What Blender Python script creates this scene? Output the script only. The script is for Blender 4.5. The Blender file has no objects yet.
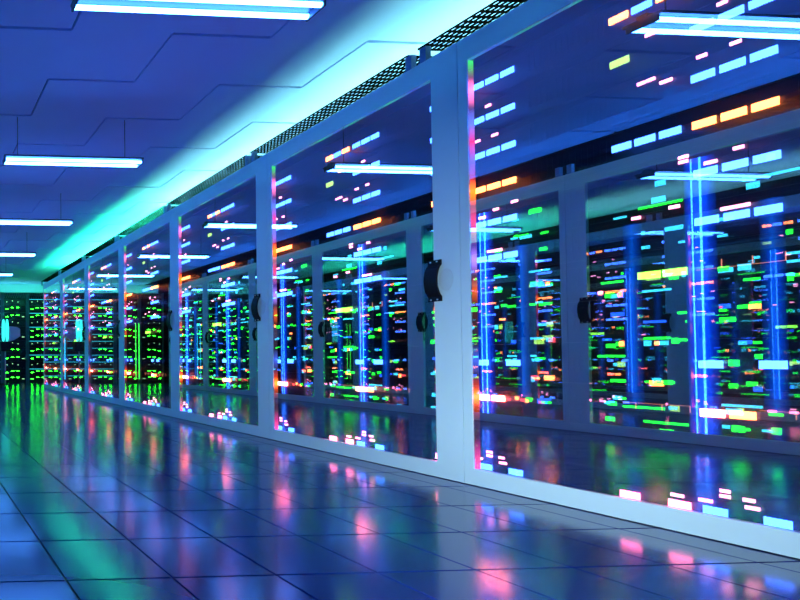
import bpy, bmesh, math, random
from mathutils import Vector, Matrix, Euler
S = bpy.context.scene
COL = S.collection

# ------------------------------------------------------------------ helpers
def bx(bm, x0, x1, y0, y1, z0, z1, mi=0):
    if x0 > x1: x0, x1 = x1, x0
    if y0 > y1: y0, y1 = y1, y0
    if z0 > z1: z0, z1 = z1, z0
    v = [bm.verts.new(p) for p in ((x0,y0,z0),(x1,y0,z0),(x1,y1,z0),(x0,y1,z0),(x0,y0,z1),(x1,y0,z1),(x1,y1,z1),(x0,y1,z1))]
    for q in ((3,2,1,0),(4,5,6,7),(0,1,5,4),(1,2,6,5),(2,3,7,6),(3,0,4,7)):
        f = bm.faces.new([v[i] for i in q]); f.material_index = mi
    return v

def cyl(bm, p0, p1, r, n=12, mi=0, r1=None):
    p0, p1 = Vector(p0), Vector(p1); r1 = r if r1 is None else r1
    d = (p1-p0).normalized()
    a = d.orthogonal().normalized(); b = d.cross(a)
    A, B = [], []
    for i in range(n):
        t = 2*math.pi*i/n; o = a*math.cos(t)+b*math.sin(t)
        A.append(bm.verts.new(p0+o*r)); B.append(bm.verts.new(p1+o*r1))
    for i in range(n):
        j = (i+1) % n
        f = bm.faces.new((A[i],A[j],B[j],B[i])); f.material_index = mi; f.smooth = True
    f = bm.faces.new(A[::-1]); f.material_index = mi
    f = bm.faces.new(B); f.material_index = mi

def mesh(name, bm, *mats, bevel=0):
    if bevel:
        bmesh.ops.bevel(bm, geom=[e for e in bm.edges], offset=bevel, segments=2, affect='EDGES', clamp_overlap=True)
    bmesh.ops.recalc_face_normals(bm, faces=bm.faces)
    me = bpy.data.meshes.new(name); bm.to_mesh(me); bm.free()
    for m in mats: me.materials.append(m)
    return me

def obj(name, me, parent=None, loc=(0,0,0), rot=None):
    o = bpy.data.objects.new(name, me); COL.objects.link(o)
    o.location = loc
    if rot: o.rotation_euler = rot
    if parent: o.parent = parent
    return o

def tag(o, label, cat, group=None, kind=None):
    if label: o['label'] = label
    if cat: o['category'] = cat
    if group: o['group'] = group
    if kind: o['kind'] = kind
    return o

def empty(name, loc, rz=0):
    o = bpy.data.objects.new(name, None); COL.objects.link(o)
    o.location = loc; o.rotation_euler = (0,0,rz); o.empty_display_size = .1
    return o

def copy_tree(o, parent=None):
    c = o.copy(); COL.objects.link(c)
    if parent: c.parent = parent
    for ch in list(o.children): copy_tree(ch, c)
    return c

def struct(name, me, **k):
    o = obj(name, me, **k); o['kind'] = 'structure'; return o

# ---------------------------------------------------------------- materials
def mat(name, color, rough=.5, metal=0, noise=0, nscale=8, spec=.5, rnoise=0):
    m = bpy.data.materials.new(name); m.use_nodes = True
    nt = m.node_tree; b = nt.nodes['Principled BSDF']
    b.inputs['Base Color'].default_value = (*color, 1)
    b.inputs['Roughness'].default_value = rough
    b.inputs['Metallic'].default_value = metal
    b.inputs['Specular IOR Level'].default_value = spec
    tc = nt.nodes.new('ShaderNodeTexCoord'); nz = nt.nodes.new('ShaderNodeTexNoise')
    nz.inputs['Scale'].default_value = nscale; nz.inputs['Detail'].default_value = 4
    nt.links.new(tc.outputs['Object'], nz.inputs['Vector'])
    mr = nt.nodes.new('ShaderNodeMapRange')
    mr.inputs['To Min'].default_value = 1-noise; mr.inputs['To Max'].default_value = 1+noise
    nt.links.new(nz.outputs['Fac'], mr.inputs['Value'])
    vm = nt.nodes.new('ShaderNodeVectorMath'); vm.operation = 'SCALE'
    vm.inputs[0].default_value = color
    nt.links.new(mr.outputs['Result'], vm.inputs['Scale'])
    nt.links.new(vm.outputs['Vector'], b.inputs['Base Color'])
    if rnoise:
        m2 = nt.nodes.new('ShaderNodeMapRange')
        m2.inputs['To Min'].default_value = rough-rnoise; m2.inputs['To Max'].default_value = rough+rnoise
        nt.links.new(nz.outputs['Fac'], m2.inputs['Value']); nt.links.new(m2.outputs['Result'], b.inputs['Roughness'])
    return m

def glow_ramp(name, stops, z0, z1, k):
    """emission ramp along one object axis, for glow painted as colour"""
    m = bpy.data.materials.new(name); m.use_nodes = True
    nt = m.node_tree; nt.nodes.clear()
    e = nt.nodes.new('ShaderNodeEmission'); o = nt.nodes.new('ShaderNodeOutputMaterial'); e.inputs['Strength'].default_value = k
    tc = nt.nodes.new('ShaderNodeTexCoord'); sx = nt.nodes.new('ShaderNodeSeparateXYZ'); mr = nt.nodes.new('ShaderNodeMapRange')
    mr.inputs['From Min'].default_value = z0; mr.inputs['From Max'].default_value = z1
    cr = nt.nodes.new('ShaderNodeValToRGB'); el = cr.color_ramp.elements
    for i, (z, c) in enumerate(stops):
        t = (z-z0)/(z1-z0)
        q = el[i] if i < 2 else el.new(t)
        q.position = t; q.color = (*c, 1)
    nt.links.new(tc.outputs['Object'], sx.inputs[0])
    nt.links.new(sx.outputs[2 if 'stile' in name else 1], mr.inputs['Value']); nt.links.new(mr.outputs[0], cr.inputs[0])
    nt.links.new(cr.outputs[0], e.inputs['Color']); nt.links.new(e.outputs[0], o.inputs['Surface'])
    return m

def emit(name, color, k=1):
    m = bpy.data.materials.new(name); m.use_nodes = True
    nt = m.node_tree; nt.nodes.clear()
    e = nt.nodes.new('ShaderNodeEmission'); o = nt.nodes.new('ShaderNodeOutputMaterial')
    mx = max(color)
    e.inputs['Color'].default_value = (*[c/mx for c in color], 1); e.inputs['Strength'].default_value = mx*k
    nt.links.new(e.outputs[0], o.inputs['Surface'])
    return m

def mirror_glass():
    m = bpy.data.materials.new('coated_glass'); m.use_nodes = True
    nt = m.node_tree; nt.nodes.clear()
    o = nt.nodes.new('ShaderNodeOutputMaterial'); mx = nt.nodes.new('ShaderNodeMixShader')
    g = nt.nodes.new('ShaderNodeBsdfGlossy'); t = nt.nodes.new('ShaderNodeBsdfTransparent')
    g.inputs['Roughness'].default_value = 0.0; g.inputs['Color'].default_value = (.92,.95,1,1)
    t.inputs['Color'].default_value = (.97,.98,1,1)
    fr = nt.nodes.new('ShaderNodeFresnel'); fr.inputs['IOR'].default_value = 1.45
    ad = nt.nodes.new('ShaderNodeMath'); ad.operation = 'ADD'; ad.use_clamp = True; ad.inputs[1].default_value = GLASS_R
    nt.links.new(fr.outputs[0], ad.inputs[0]); nt.links.new(ad.outputs[0], mx.inputs[0])
    nt.links.new(t.outputs[0], mx.inputs[1]); nt.links.new(g.outputs[0], mx.inputs[2])
    nt.links.new(mx.outputs[0], o.inputs['Surface'])
    return m

def clear_glass():
    m = bpy.data.materials.new('clear_glass_edge'); m.use_nodes = True
    nt = m.node_tree; nt.nodes.clear()
    o = nt.nodes.new('ShaderNodeOutputMaterial'); t = nt.nodes.new('ShaderNodeBsdfTransparent')
    t.inputs['Color'].default_value = (.99,1,1,1); nt.links.new(t.outputs[0], o.inputs['Surface'])
    return m

GLASS_R = .5
M = dict(
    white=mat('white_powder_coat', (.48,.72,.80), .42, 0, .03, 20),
    inner=mat('cabinet_interior', (.10,.105,.12), .4, 0, .05),
    jamb=mat('server_chassis_black', (.012,.013,.02), .35, .2, .1, 14),
    black=mat('black_plastic', (.004,.004,.006), .5, 0, .1, 30, .2),
    steel=mat('bright_screw', (.6,.62,.65), .3, 1, .05, 40),
    dish=mat('grey_dish', (.44,.64,.72), .4, 0, .05),
    wire=mat('dark_wire', (.006,.007,.007), .9, 0, .1, 30, 0),
    bracket=mat('blue_grey_bracket', (.12,.24,.48), .45, .2, .05),
    ceil=mat('ceiling_panel', (.34,.44,.93), .75, 0, .04, 3),
    gap=mat('ceiling_gap', (.004,.01,.04), .8, 0, .05),
    floor=mat('floor_tile', (.015,.03,.16), .15, 0, .10, 2.5, .5, .02),
    joint=mat('floor_joint', (.01,.014,.03), .45, 0, .1),
    wall=mat('dark_wall', (.002,.002,.004), .95, 0, .1, 8, 0),
    soffit=mat('soffit_paint', (.35,.62,.72), .7, 0, .04),
    house=mat('lamp_housing', (.05,.06,.10), .4, .3, .05),
    teal=mat('far_rack_frame', (.10,.16,.17), .45, .2, .08),
    grey=mat('grey_plastic', (.33,.38,.42), .5, 0, .05),
    glass=mirror_glass(), clear=clear_glass(),
)
E = dict(
    c=emit('cyan_led', (.7,2.7,18)), o=emit('amber_led', (20,3.9,1.0)), h=emit('pale_amber_led', (70,8,6)), p=emit('pink_led', (11,2.9,5.5)),
    w=emit('pale_pink_led', (24,3.2,8)), y=emit('yellow_led', (2.4,9,.5)), g=emit('lime_led', (1.6,3.2,.45)),
    G=emit('green_led', (.12,9,.3)), B=emit('blue_led', (.08,.7,7)), R=emit('red_led', (6,.35,.45)),
    C=emit('aqua_led', (.25,3.6,5.5)),
    tube=emit('blue_tube', (.06,.75,14)), core=emit('blue_tube_core', (.5,3.6,14)),
    lamp=emit('lamp_tube', (1.8,8.5,32)),
    upc=emit('cyan_uplight', (34,95,62)), upg=emit('green_uplight', (14,480,150)), upr=emit('far_soffit_fill', (3,24,14)), upb=emit('blue_uplight', (18,150,420)),
    fg=emit('far_green_led', (.6,40,.45)), fw=emit('far_white_led', (.9,2.0,1.0)), fc=emit('far_cyan_led', (.04,.9,1.2)),
    thin=emit('thin_outline', (1.6,.55,.35)),
    panel=glow_ramp('blue_halo', [(-.79,(0,.004,.04)),(-.755,(0,.03,.5)),(-.725,(0,.08,1)),(-.69,(0,.07,.9)),(-.655,(0,.02,.35)),(-.62,(0,.003,.03))], -.79, -.62, 5),  # soft glow beside the tube core, painted as emission fading sideways
    dim1=glow_ramp('dim_panel', [(-.43,(0,.002,.02)),(-.39,(0,.04,.35)),(-.37,(0,.09,.6)),(-.35,(0,.04,.35)),(-.31,(0,.002,.02))], -.43, -.31, 3),
    dim3=glow_ramp('dim_panel', [(-1.15,(0,.002,.02)),(-1.11,(0,.04,.35)),(-1.09,(0,.09,.6)),(-1.07,(0,.04,.35)),(-1.03,(0,.002,.02))], -1.15, -1.03, 3),
    stile=glow_ramp('stile_glow', [(.1,(1.6,.10,.40)),(.17,(.6,.03,.2)),(.26,(.06,.02,.05)),(.36,(.03,.015,.02)),(.44,(.5,.05,.01)),(.49,(4,.55,.06)),(.54,(.6,.05,.01)),(.61,(.03,.02,.08)),(.69,(.06,.12,.7)),(.78,(.02,.02,.04)),
        (1.0,(.06,.015,.015)),(1.08,(.7,.10,.02)),(1.16,(.05,.03,.06)),(1.25,(.5,.25,1.2)),(1.33,(.06,.04,.3)),(1.46,(.9,.06,.22)),(1.55,(.3,.03,.03)),(1.63,(3.5,.40,.03)),(1.70,(.4,.03,.05)),(1.80,(.15,.15,.9)),(1.91,(.8,.02,.18)),(2.01,(.12,.2,1.0)),(2.10,(.08,.02,.10)),(2.2,(2.2,.35,.8)),(2.27,(.15,.02,.04)),(2.36,(.03,.7,.02))], .094, 2.372, 2.6),  # server-light glow on the jamb, painted as an emissive colour ramp
    head=glow_ramp('head_glow', [(-1.372,(.02,.2,.1)),(-1.25,(.03,.05,.3)),(-1.1,(.03,.35,.12)),(-.98,(.02,.06,.30)),(-.82,(.02,.30,.10)),(-.7,(.03,.06,.35)),(-.55,(.02,.35,.12)),(-.42,(.03,.08,.25)),(-.3,(.02,.22,.08)),(-.15,(.03,.08,.4)),(-.052,(.03,.2,.3))], -1.372, -.052, 2.6),  # coloured light on the rail underside, painted as emission
    gcol=emit('green_column', (.15,3,.25)), ccol=emit('cyan_column', (.05,1.4,2.4)),
    screen=emit('cyan_screen', (.06,1.5,1.35)),
)

M['floor'].node_tree.nodes['Principled BSDF'].inputs['IOR'].default_value = 1.72
# ------------------------------------------------------------------- layout
W = 3.07          # front plane of the right row
PER = 1.52       # cabinet width
SEAM = 2.606      # far seam of the nearest cabinet
LEFT = -.20       # front plane of the facing row
CEIL = 2.97
FAR = 14.2
N = 7

# ------------------------------------------------------------ setting: floor
bm = bmesh.new()
bx(bm, -1.4, 4.4, -3, 15.4, -.06, -.005, 1)
xk = [.475+.345*k for k in range(-6, 12)]; yk = [1.545+.337*k for k in range(-14, 42)]
g = .0035
for x in xk[:-1]:
    for y in yk[:-1]:
        x0, x1, y0, y1 = x+g, x+.345-g, y+g, y+.337-g
        b = .0006
        lo = [bm.verts.new(p) for p in ((x0,y0,-.006),(x1,y0,-.006),(x1,y1,-.006),(x0,y1,-.006))]
        hi = [bm.verts.new(p) for p in ((x0+b,y0+b,0),(x1-b,y0+b,0),(x1-b,y1-b,0),(x0+b,y1-b,0))]
        bm.faces.new(hi)
        for i in range(4):
            bm.faces.new((lo[i], lo[(i+1)%4], hi[(i+1)%4], hi[i]))
struct('floor', mesh('floor', bm, M['floor'], M['joint']))

# ---------------------------------------------------------- setting: ceiling
bm = bmesh.new()
CX0, CX1 = -.86, 4.35
bx(bm, CX0, CX1, -3, FAR+.7, CEIL+.030, CEIL+.08, 1)
px, py = .716, .602
gx0, gy0 = .355, 3.31
h = .013; hs = .008
k0, k1 = -2, 6
m0, m1 = -11, 20
for k in range(k0, k1):
    for m in range(m0, m1):
        # cell between joints m and m+1 of column k
        X0, X1 = gx0+px*k, gx0+px*(k+1); Y0, Y1 = gy0+py*m, gy0+py*(m+1)
        lo = h if (m+k) % 2 == 0 else 0             # joint on the near edge
        hi = h if (m+1+k) % 2 == 0 else 0           # joint on the far edge
        lf = hs if (m+1+k-1) % 2 == 0 else 0         # step joint on the left edge
        rt = hs if (m+1+k) % 2 == 0 else 0
        X0, X1 = max(X0+lf, CX0), min(X1-rt, CX1); Y0, Y1 = max(Y0+lo, -3), min(Y1-hi, FAR+.7)
        if X1 <= X0 or Y1 <= Y0: continue
        bx(bm, X0, X1, Y0, Y1, CEIL, CEIL+.0299)
struct('ceiling', mesh('ceiling', bm, M['ceil'], M['gap']))

bm = bmesh.new(); bx(bm, -1.40, -1.30, -3, 15.4, 0, 3.05); struct('wall_left', mesh('wall_left', bm, M['wall']))
bm = bmesh.new(); bx(bm, -1.30, CX0, -3, 15.3, CEIL, 3.05); struct('trim_left', mesh('trim_left', bm, M['wall']))
bm = bmesh.new(); bx(bm, 4.35, 4.45, -3, 15.4, 0, 3.05); struct('wall_right', mesh('wall_right', bm, M['wall']))
bm = bmesh.new(); bx(bm, -1.4, 4.45, -3.1, -3, 0, 3.05); struct('wall_near', mesh('wall_near', bm, M['wall']))
bm = bmesh.new(); bx(bm, -1.4, 4.45, 15.4, 15.5, 0, 3.05); struct('wall_far', mesh('wall_far', bm, M['wall']))
bm = bmesh.new(); bx(bm, -1.3, 4.35, FAR+.55, FAR+.72, 2.645, CEIL-.002); struct('trim_far', mesh('trim_far', bm, M['soffit']))

# ------------------------------------------------------------------- servers
def box_mesh(name, sx, sy, sz, m, bev=0):
    bm = bmesh.new(); bx(bm, -sx/2, sx/2, -sy/2, sy/2, -sz/2, sz/2); return mesh(name, bm, m, bevel=bev)

SH = .1915
def chassis_mesh():
    bm = bmesh.new()
    y0, y1 = -1.482, -.024
    bx(bm, .004, .62, y0, y1, .0, SH-.0012)                       # body
    for a in (.018, .172): bx(bm, 0, .004, y0, y1, a-.012, a+.012)     # front lips
    for a in range(14):                                              # vent ribs
        yy = -.28 - a*.021
        bx(bm, .001, .004, yy, yy-.012, .05, .14)
        bx(bm, .001, .004, yy-.76, yy-.772, .05, .14)
    return mesh('server_chassis', bm, M['jamb'])
CHASSIS = chassis_mesh()

# status lights of one cabinet: colour, start and end across the front, height above floor
T3a = [.035,.1035,.173]; T3b = [.586,.656,.727]; T3c = [.815,.886,.956]
LED = []
def row(z, us, cs, w=.058):
    for u, c in zip(us, cs): LED.append((c, u, u+w, z, .030))
row(2.213, T3a, 'ccc'); row(2.213, T3b, 'oco'); row(2.213, T3c, 'ccc')
row(2.02, T3a, 'ccc'); row(2.015, T3b[:1], 'g'); row(2.02, T3c, 'ccc')
row(1.823, T3a, 'ccc'); row(1.822, T3c, 'ccc')
row(1.633, T3a, 'ooo'); row(1.636, T3b, 'ccc'); row(1.634, T3c, 'ooo')
row(1.439, T3a, 'ccc'); row(1.439, T3c, 'ccc')
row(1.246, T3a, 'ccc'); row(1.246, T3c, 'ccc')
row(1.056, [.656,.727], 'yy', .064)
row(.679, [.035,.175], 'cc'); row(.678, [.816,.957], 'cc')
row(.488, [.036,.106], 'hh'); row(.487, [.817,.888], 'ho')
row(.110, [.042,.177], 'cc'); row(.106, [.588,.728], 'ww'); row(.106, [.818,.958], 'cc')
for z, c in ((2.213,'c'),(2.02,'c'),(1.823,'c'),(1.634,'o'),(1.246,'c'),(.118,'w')): LED.append((c, 1.346, 1.400, z, .030))
for u0, u1, z in [(.027,.056,.150),(.077,.102,.193),(.077,.102,.173),(.133,.156,.173),(.135,.166,.146),(.101,.126,2.08),(.128,.155,1.907),
    (.05,.072,1.908),(.21,.236,1.521),(.129,.152,1.504),(.06,.091,1.477),(.098,.129,1.283),(.132,.164,1.283),
    (.694,.72,2.079),(.883,.907,2.077),(.83,.855,1.902),(.911,.936,1.904),(.668,.691,1.884),(.695,.718,1.885),(.732,.765,1.855),
    (.777,.802,1.520),(.777,.801,1.501),(.842,.873,1.472),(.912,.936,1.501),(.748,.776,1.325),(.642,.667,1.309),(.879,.91,1.279),(.914,.946,1.279),
    (.734,.768,.141),(.807,.84,.141),(.86,.883,.19),(.859,.883,.17),(.913,.939,.17),(.917,.949,.143)]:
    LED.append(('p', u0, u1, z, .0125))
LM = {}
def led_mesh(c, w, hgt):
    key = (c, round(w,3), hgt)
    if key not in LM: LM[key] = box_mesh('light', .005, w, hgt, E[c], 0)
    return LM[key]

def bracket_mesh(u0, u1, z0, z1, ticks):
    bm = bmesh.new(); t = .0007
    bx(bm, -.003, 0, -u0, -u1, z0-t, z0+t)
    for u in ticks: bx(bm, -.003, 0, -u-t, -u+t, z0, z1)
    return mesh('outline', bm, E['thin'])
OUT1 = bracket_mesh(.815, 1.02, -.010, .022, (.877,.948,1.018)); OUT2 = bracket_mesh(.60,.79, .012,-.014, (.64,.715,.79)); OUT3 = bracket_mesh(.955,1.20,.012,-.014,(1.03,1.11,1.19))

def make_server(k):
    r = obj('rack_server', CHASSIS, None, (0, 0, .012+SH*k))
    zb = .012+SH*k
    for c, u0, u1, z, hg in LED:
        if not (zb <= z < zb+SH): continue
        small = hg < .02
        obj('indicator_light' if small else 'light_bar', led_mesh(c, u1-u0, hg), r, (-.0025, -(u0+u1)/2, z-zb))
    if k == 5: obj('light_outline', OUT1, r, (0,0,.094))
    if k == 2:
        obj('light_outline', OUT2, r, (0,0,.102)); obj('light_outline', OUT3, r, (0,0,.102))
    return r

# ------------------------------------------------------------------ cabinets
UA, UB, ZT, ZB = .048, 1.376, 2.372, .094
def handle_mesh():
    bm = bmesh.new(); w = .035; n = 14; z0, z1 = -.122, .122
    prof = []
    for i in range(n+1):
        t = i/n; z = z0+.028+(z1-z0-.056)*t; prof.append((-.028*math.sin(math.pi*t)**.65-.001, z))
    prof = [(-.001, z0)] + prof + [(-.001, z1)]
    ring = []
    for i, (x, z) in enumerate(prof):
        th = .011
        ring.append([bm.verts.new(p) for p in ((x,-w,z),(x,w,z),(x-th,w,z),(x-th,-w,z))])
    for a, b in zip(ring[:-1], ring[1:]):
        for i in range(4): bm.faces.new((a[i],a[(i+1)%4],b[(i+1)%4],b[i]))
    bm.faces.new(ring[0]); bm.faces.new(ring[-1][::-1])
    return mesh('handle', bm, M['black'])
HANDLE = handle_mesh()
bm = bmesh.new()
cyl(bm, (-.0118,0,0), (-.0145,0,0), .0045, 10)
SCREW = mesh('screw', bm, M['steel'])
bm = bmesh.new(); cyl(bm, (0,0,0), (-.002,0,0), .038, 32)
for v in bm.verts: v.co.z *= 1.7
DISH = mesh('handle_dish', bm, M['dish'])

def make_cabinet():
    r = empty('server_cabinet', (0,0,0))
    bm = bmesh.new()
    bx(bm, .031, .78, -.002, -.007, .0, 2.496); bx(bm, .031, .78, -(PER-.020), -(PER-.003), .0, 2.496)
    bx(bm, .765, .78, -.007, -(PER-.020), .0, 2.496); bx(bm, .031, .765, -.007, -(PER-.020), 2.472, 2.496); bx(bm, .031, .765, -.007, -(PER-.020), .0, .0115)
    obj('cabinet_body', mesh('cabinet_body', bm, M['inner']), r)
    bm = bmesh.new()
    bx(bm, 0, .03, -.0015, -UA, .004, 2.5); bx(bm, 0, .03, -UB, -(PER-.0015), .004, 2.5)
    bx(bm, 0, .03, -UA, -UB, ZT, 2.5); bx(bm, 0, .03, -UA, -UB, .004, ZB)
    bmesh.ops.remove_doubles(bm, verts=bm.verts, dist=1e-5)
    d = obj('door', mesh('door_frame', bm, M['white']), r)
    bm = bmesh.new()
    bx(bm, .002, .008, -UA-.0004, -UB+.0004, ZB+.0004, ZT-.0004, 1)
    for f in bm.faces:
        if abs(f.calc_center_median().x-.002) < 1e-4: f.material_index = 0
    gp = obj('glass_pane', mesh('glass_pane', bm, M['glass'], M['clear']), d)
    bm = bmesh.new(); bx(bm, .0085, .0392, -UA-.0004, -UA-.0016, ZB+.001, ZT-.004); obj('jamb_glow', mesh('jamb_glow', bm, E['stile']), d)['label'] = 'painted glow of changing colours inside the far stile'
    bm = bmesh.new(); bx(bm, .010, .0299, -UA-.003, -UB+.003, ZT-.0018, ZT-.0006); obj('head_glow', mesh('head_glow', bm, E['head']), d)['label'] = 'faint painted green and blue glow under the head rail'
    hd = obj('handle', HANDLE, d, (-.0002, -1.387, 1.16))
    for z in (-.112, .112):
        for y in (-.018, .018): obj('screw', SCREW, d, (-.0002, -1.387+y, 1.16+z))
    obj('handle_dish', DISH, d, (-.0001, -1.444, 1.16))['label'] = 'grey oval dish beside the black handle'
    return r
CAB = make_cabinet()
SRV = [make_server(k) for k in range(12)]

ORD = ['nearest cabinet', 'second nearest cabinet', 'third nearest cabinet', 'fourth nearest cabinet', 'third farthest cabinet', 'second farthest cabinet', 'farthest cabinet']
SD = {11:('cyan and amber bars','topmost server'), 10:('cyan bars and one lime bar','second server from top'), 9:('cyan bars and pink dots','third server from top'),
      8:('amber bars','fourth server from top'), 7:('cyan bars and paired pink dots','fifth server from top'), 6:('cyan bars and pink dots','sixth server from top'),
      5:('two yellow bars','seventh server from top'), 4:('dark front and no lights','fifth server from bottom'), 3:('paired cyan bars','fourth server from bottom'),
      2:('paired pale amber bars','third server from bottom'), 1:('dark front and no lights','second server from bottom'), 0:('cyan and pink bars','bottom server')}
for i in range(N):
    y = SEAM + PER*i
    c = CAB if i == 0 else copy_tree(CAB)
    c.location = (W, y, 0)
    tag(c, 'tall white-framed glass-door server cabinet, %s in the right-hand row' % ORD[i], 'server cabinet', 'glass-door server cabinets in the right-hand row')
    for k in range(12):
        s = SRV[k] if i == 0 else copy_tree(SRV[k])
        s.location = (W+.045, y+(.014 if i else 0), .012+SH*k)
        tag(s, 'black server with %s, %s, %s' % (SD[k][0], SD[k][1], ORD[i]), 'server', 'servers in the right-hand row')

# -------------------------------------------------------------- facing row
rnd = random.Random(7)
def facing_server(k, seed):
    rr = random.Random(seed*31+k)
    bm = bmesh.new()
    cols = ['G','C','B','R','o','g']; pick = 'GGGGGGGGCCCCCBBRog'
    zc = .012+SH*(k+.5)
    n = 13 if zc < 1.6 else (5 if zc < 2.1 else 2)
    lanes = [rr.uniform(.04, SH-.04) for _ in range(3)]
    for _ in range(n):
        c = rr.choice(pick) if zc < 1.6 else rr.choice('CCG')
        L = rr.choice([.04,.05,.06,.08,.10,.25]) if c in 'CGB' else rr.choice([.03,.05,.08])
        z = rr.choice(lanes)+rr.uniform(-.012,.012); hh = rr.choice([.020,.028,.036,.048]) if L < .12 else .020
        u = rr.choice([rr.uniform(.10,.62), rr.uniform(.80,1.34-L), rr.uniform(.1,1.34-L)])
        bx(bm, -.006, -.001, -u, -u-L, z-hh/2, z+hh/2, cols.index(c) if c in cols else 0)
    r = obj('rack_server', CHASSIS, None, (0,0,0))
    if len(bm.verts):
        lt = obj('indicator_lights', mesh('facing_lights', bm, *[E[c] for c in cols]), r); lt['kind'] = 'stuff'
    return r
FS = [[facing_server(k, s) for k in range(12)] for s in (1,2)]
bm = bmesh.new()
bx(bm, .018, .024, -.625, -.785, .06, 2.34, 0); cyl(bm, (.024,-.70,.06), (.024,-.70,2.34), .009, 10, 1); cyl(bm, (.018,-.745,.06), (.018,-.745,2.34), .004, 10, 1)
TUBE = mesh('light_column', bm, E['panel'], E['core'])
bm = bmesh.new(); bx(bm, .018, .024, -.315, -.425, .3, 1.9); TUBE2 = mesh('light_column', bm, E['dim1'])
bm = bmesh.new(); bx(bm, .018, .024, -1.035, -1.145, .3, 1.9); TUBE3 = mesh('light_column', bm, E['dim3'])
for i in range(N):
    y = 1.41 + PER*i
    c = copy_tree(CAB); c.location = (LEFT, y, 0); c.rotation_euler = (0,0,math.pi)
    tag(c, 'facing cabinet seen only as a reflection in the glass doors', 'server cabinet', 'cabinets of the facing row')
    for q in (TUBE, TUBE2, TUBE3): obj('light_column', q, c)
    for k in range(12):
        s = FS[i%2][k] if i < 2 else copy_tree(FS[i%2][k])
        s.location = (LEFT-.045, y, .012+SH*k); s.rotation_euler = (0,0,math.pi)
        tag(s, 'facing server with blurred coloured lights reflected in the glass doors', 'server', 'servers of the facing row')

# --------------------------------------------------- wire trays and uplights
def tray():
    r = empty('cable_tray', (0,0,0))
    bm = bmesh.new(); z = 2.598; y0, y1 = .035, PER-.035; x0, x1 = .004, .50
    n = 18
    for a in range(n):
        x = x0+(x1-x0)*a/(n-1); bx(bm, x-.0056, x+.0056, y0, y1, z-.003, z+.003)
    n = 36
    for a in range(n):
        y = y0+(y1-y0)*a/(n-1); bx(bm, x0, x1, y-.0056, y+.0056, z-.0035, z+.0035)
    obj('wire_panel', mesh('wire_panel', bm, M['wire']), r)
    br = []
    for yy in (.012, PER-.075):
        bm = bmesh.new(); bx(bm, .006, .040, yy, yy+.035, 2.5002, 2.594); bx(bm, .0, .09, yy-.004, yy+.039, 2.5002, 2.506)
        br.append(obj('bracket', mesh('bracket', bm, M['bracket']), r))
    return r
TR = tray()
for i in range(N):
    t = TR if i == 0 else copy_tree(TR)
    t.location = (W, 1.337+PER*i, 0)
    tag(t, 'dark wire mesh tray panel on top of the %s' % ORD[i], 'cable tray', 'wire mesh trays on the right-hand row')
for i in range(N):
    t = copy_tree(TR); t.location = (LEFT, 1.41+PER*(i+1), 0); t.rotation_euler = (0,0,math.pi)
    tag(t, 'dark wire mesh tray on the facing row, seen in reflection', 'cable tray', 'wire mesh trays on the facing row')

def uplight(m, L):
    bm = bmesh.new(); bx(bm, -.03, .03, 0, L, 0, .03, 0); bx(bm, -.022, .022, .01, L-.01, .0302, .034, 1)
    return mesh('uplight', bm, M['house'], m)
U1 = uplight(E['upc'], PER-.02); U2 = uplight(E['upg'], PER-.02); U3 = uplight(E['upb'], 1.48)
for i in range(N):
    o = obj('uplight', U1 if i < 4 else U2, None, (W+.62, SEAM+PER*(i-1)+.01, 2.5))
    tag(o, '%s strip light glowing up behind the mesh tray of the %s' % ('cyan' if i < 4 else 'green', ORD[i]), 'strip light', 'strip lights on the right-hand row')
    o = obj('uplight', U3, None, (LEFT-.45, 1.42+PER*i, 2.5))
    tag(o, 'blue strip light on top of the facing row', 'strip light', 'strip lights on the facing row')

bm = bmesh.new(); bx(bm, 0, 5.16, -.02, .02, 0, .014, 0); bx(bm, .02, 5.14, -.015, .015, .0142, .018, 1)
tag(obj('uplight', mesh('far_soffit_fill', bm, M['house'], E['upr']), None, (-1.18, FAR+.36, 2.6403)), 'long unseen green strip added on top of the far racks, tinting the soffit teal', 'strip light')  # hidden strip added to tint the soffit and far ceiling

# ------------------------------------------------------------ hanging lamps
def lamp():
    r = empty('hanging_lamp', (0,0,0))
    L = .655
    bm = bmesh.new(); bx(bm, -L, L, -.075, .075, .018, .034); bx(bm, -L, L, -.02, .02, .034, .055)
    for x in (-L, L-.012):
        bx(bm, x, x+.012, -.062, .062, -.016, .018)
    obj('housing', mesh('housing', bm, M['house'], bevel=.002), r)
    for y in (-.045, .045):
        bm = bmesh.new(); cyl(bm, (-L+.014,y,0), (L-.014,y,0),   .0125, 16)
        obj('light_tube', mesh('light_tube', bm, E['lamp']), r)
    for x in (-.525, .505):
        bm = bmesh.new(); cyl(bm, (x,0,.055), (x,0,CEIL-2.553-.0005), .0032, 8)
        obj('suspension_cable', mesh('suspension_cable', bm, M['house']), r)
    return r
LP = lamp()
LN = ['hanging twin-tube lamp nearest the camera, cut by the top edge', 'twin-tube hanging lamp in full view, second nearest', 'third nearest twin-tube hanging lamp, left end cut off',
      'fourth nearest hanging lamp, small and far off', 'farthest hanging lamp in view, tiny, near the far racks']
for i, m in enumerate((0,1,2,3,4,5,-1,-2)):
    o = LP if i == 0 else copy_tree(LP)
    o.location = (1.475, 2.48+2.07*m, 2.553)
    tag(o, LN[m] if 0 <= m < 5 else 'hanging lamp overhead outside the view', 'hanging lamp', 'twin-tube lamps hanging along the aisle')

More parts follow.
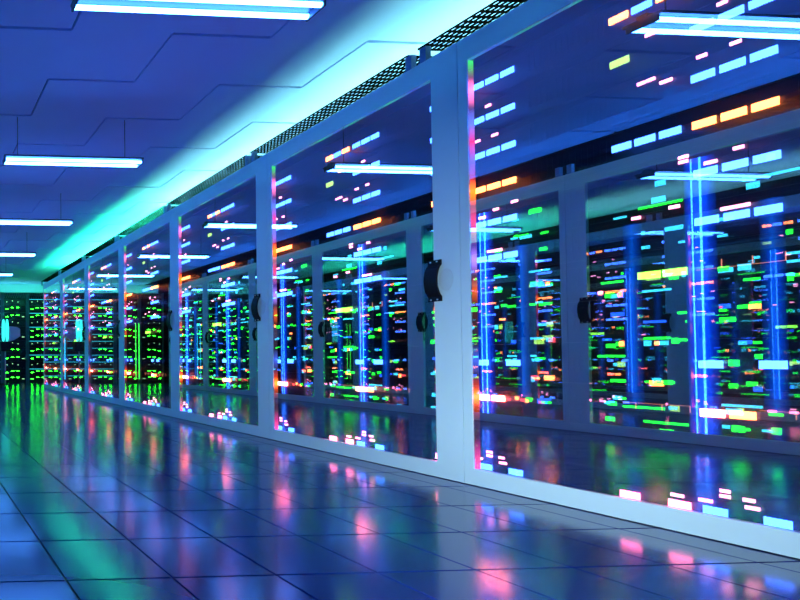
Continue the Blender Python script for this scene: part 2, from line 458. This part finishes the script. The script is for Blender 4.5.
# ------------------------------------------------------------------ far racks
RW = .74; RH = 2.64
def far_rack():
    r = empty('open_rack', (0,0,0))
    for x in (0, RW-.05):
        bm = bmesh.new(); bx(bm, x, x+.05, 0, .05, 0, RH); obj('upright', mesh('upright', bm, M['teal']), r)
    bm = bmesh.new(); bx(bm, .0, RW, .7, .72, 0, RH); bx(bm, 0, .02, .05, .7, 0, RH); bx(bm, RW-.02, RW, .05, .7, 0, RH); bx(bm, .05, RW-.05, .05, .7, 0, .02)
    obj('rack_body', mesh('rack_body', bm, M['jamb']), r)
    bm = bmesh.new(); bx(bm, .02, RW-.02, .03, .7, RH-.02, RH)
    for a in range(12): bx(bm, .06+a*.053, .06+a*.053+.022, .02, .04, RH-.16, RH-.02)
    obj('vent_comb', mesh('vent_comb', bm, M['teal']), r)
    return r
RK = far_rack()
NS = 12; FH = 2.44/NS
bm = bmesh.new(); bx(bm, .052, RW-.052, .012, .62, .0, FH-.002); bx(bm, .052, RW-.052, .004, .012, .0, .03); FCH = mesh('far_chassis', bm, M['jamb'])
fl = {c: box_mesh('light', .076, .006, .010, E[c]) for c in ('fg','fw')}
fl['fs'] = box_mesh('light', .018, .006, .018, E['fw'])
bm = bmesh.new(); bx(bm, .055, RW-.055, -.004, .004, .0, .012); FLINE = mesh('light_line', bm, E['fc'])
rr = random.Random(3)
def far_server(k, line):
    r = obj('rack_server', FCH, None, (0,0,.0206+FH*k))
    if k % 3 != 2:
        for a in range(4):
            z = .12 if a in (1,2) else .075
            if k % 3 == 0 or a != 3: obj('light_bar', fl['fg' if a < 3 else 'fw'], r, (.135+a*.158, .002, z+(.0 if k%2 else .02)))
    else:
        for a in range(3): obj('indicator_light', fl['fs'], r, (.13+a*.165, .002, .1+.03*(a%2)))
    if line: obj('light_line', FLINE, r, (0,0,.172))['label'] = 'thin cyan light line along the server'
    return r
FSV = [far_server(k, False) for k in range(NS)]; FSL = [far_server(k, True) for k in range(NS)]
used = set()
for i in range(-5, 2):
    x = 2.51 + RW*i
    r = RK if i == 1 else copy_tree(RK)
    r.location = (x, FAR, 0)
    if i in (-4, -1):
        bm = bmesh.new(); cyl(bm, (.025,-.008,.1), (.025,-.008,1.75), .012, 8); cyl(bm, (.12,-.008,.1), (.12,-.008,1.75), .008, 8)
        obj('light_column', mesh('light_column', bm, E['gcol' if i == -4 else 'ccol']), r)
    where = {0:'left-hand rack of the two seen at the far end', 1:'right-hand rack of the two seen at the far end'}
    tag(r, 'dark open rack with green lights, %s' % where[i] if i >= 0 else 'dark open far rack seen only as a reflection in the glass doors', 'server rack', 'open racks across the far end')
    for k in range(NS):
        line = i in (-1,-2,-3) or (i == 1 and k % 2)
        src = FSL if line else FSV
        key = (line, k); s = src[k] if key not in used else copy_tree(src[k]); used.add(key)
        s.location = (x, FAR+.01, .0206+FH*k)
        nth = ['bottom','second lowest','third lowest','fourth lowest','fifth lowest','sixth lowest','sixth highest','fifth highest','fourth highest','third highest','second highest','top'][k]
        tag(s, 'far black server, %s in the %s far rack' % (nth, 'left-hand' if i == 0 else 'right-hand') if i >= 0 else 'far server with small green lights seen only in reflection', 'server', 'servers in the far racks')
# ------------------------------------------------------------- monitor stand
st = empty('monitor_stand', (2.16, 11.85, 0), 0)
tag(st, 'slim wheeled stand with an upright cyan-lit screen before the far racks', 'monitor stand')
bm = bmesh.new()
for a in range(4):
    t = math.pi/4+a*math.pi/2; c, s = math.cos(t), math.sin(t)
    cyl(bm, (0,0,.09), (.17*c,.17*s,.06), .018, 8, 0, .012)
obj('base', mesh('base', bm, M['black']), st)
for a in range(4):
    t = math.pi/4+a*math.pi/2; c, s = math.cos(t), math.sin(t)
    bm = bmesh.new(); cyl(bm, (.17*c-.014,.17*s,.0285), (.17*c+.014,.17*s,.0285), .028, 14); obj('caster', mesh('caster', bm, M['black']), st)
bm = bmesh.new(); cyl(bm, (0,0,.08), (0,0,1.14), .018, 12); obj('pole', mesh('pole', bm, M['grey']), st)
bm = bmesh.new(); bx(bm, -.12, .13, -.08, .10, .88, 1.11); obj('equipment_box', mesh('equipment_box', bm, M['black'], bevel=.015), st)
bm = bmesh.new()
n = 20
for xc in (-.045, .045):
    loop = []
    for i in range(n):
        t = 2*math.pi*i/n
        loop.append((xc+.036*math.copysign(abs(math.cos(t))**.7, math.cos(t)), 1.39+.27*math.copysign(abs(math.sin(t))**.7, math.sin(t))))
    A = [bm.verts.new((x,-.03,z)) for x, z in loop]; B = [bm.verts.new((x,.03,z)) for x, z in loop]
    bm.faces.new(A); bm.faces.new(B[::-1])
    for i in range(n): bm.faces.new((A[i],B[i],B[(i+1)%n],A[(i+1)%n]))
obj('screen', mesh('screen', bm, E['screen']), st)['label'] = 'glowing cyan upright screen in two strips'
bm = bmesh.new()
v = [(.085,1.12),(.20,1.15),(.36,1.24),(.36,1.42),(.28,1.47),(.10,1.49)]
A = [bm.verts.new((x,-.05,z)) for x, z in v]; B = [bm.verts.new((x,.12,z)) for x, z in v]
bm.faces.new(A); bm.faces.new(B[::-1])
for i in range(6): bm.faces.new((A[i],B[i],B[(i+1)%6],A[(i+1)%6]))
obj('side_case', mesh('side_case', bm, M['grey'], bevel=.008), st)['label'] = 'grey slanted case on the side of the screen'

# --------------------------------------------------------------------- light
w = bpy.data.worlds.new('World'); S.world = w; w.use_nodes = True
w.node_tree.nodes['Background'].inputs[0].default_value = (.05,.15,.6,1); w.node_tree.nodes['Background'].inputs[1].default_value = .3
def area(name, loc, target, sx, sy, color, power):
    l = bpy.data.lights.new(name, 'AREA'); l.shape = 'RECTANGLE'; l.size = sx; l.size_y = sy; l.color = color; l.energy = power
    o = bpy.data.objects.new(name, l); COL.objects.link(o); o.location = loc
    o.rotation_euler = (Vector(target)-Vector(loc)).to_track_quat('-Z', 'Y').to_euler()
    return o
low = area('low_fill_light', (1.0, .55, .22), (3.07, 2.5, .3), .5, .3, (.86,.97,1.0), 9.5); low.data.spread = math.radians(64)  # unseen light without fixture, added to whiten the lower posts and base

# -------------------------------------------------------------------- camera
cam = bpy.data.cameras.new('camera'); co = bpy.data.objects.new('camera', cam); COL.objects.link(co)
co.location = (0, 0, .7)
cam.sensor_width = 36; cam.lens = 493/800*36
cam.shift_x = 456/800; cam.shift_y = 50.5/800
co.rotation_euler = (math.radians(90+.963), 0, math.radians(-3.2506))
cam.clip_start = .02
S.camera = co
S.view_settings.view_transform = 'Standard'; S.view_settings.look = 'None'
S.view_settings.exposure = .12; S.view_settings.gamma = 1
S.cycles.use_denoising = True
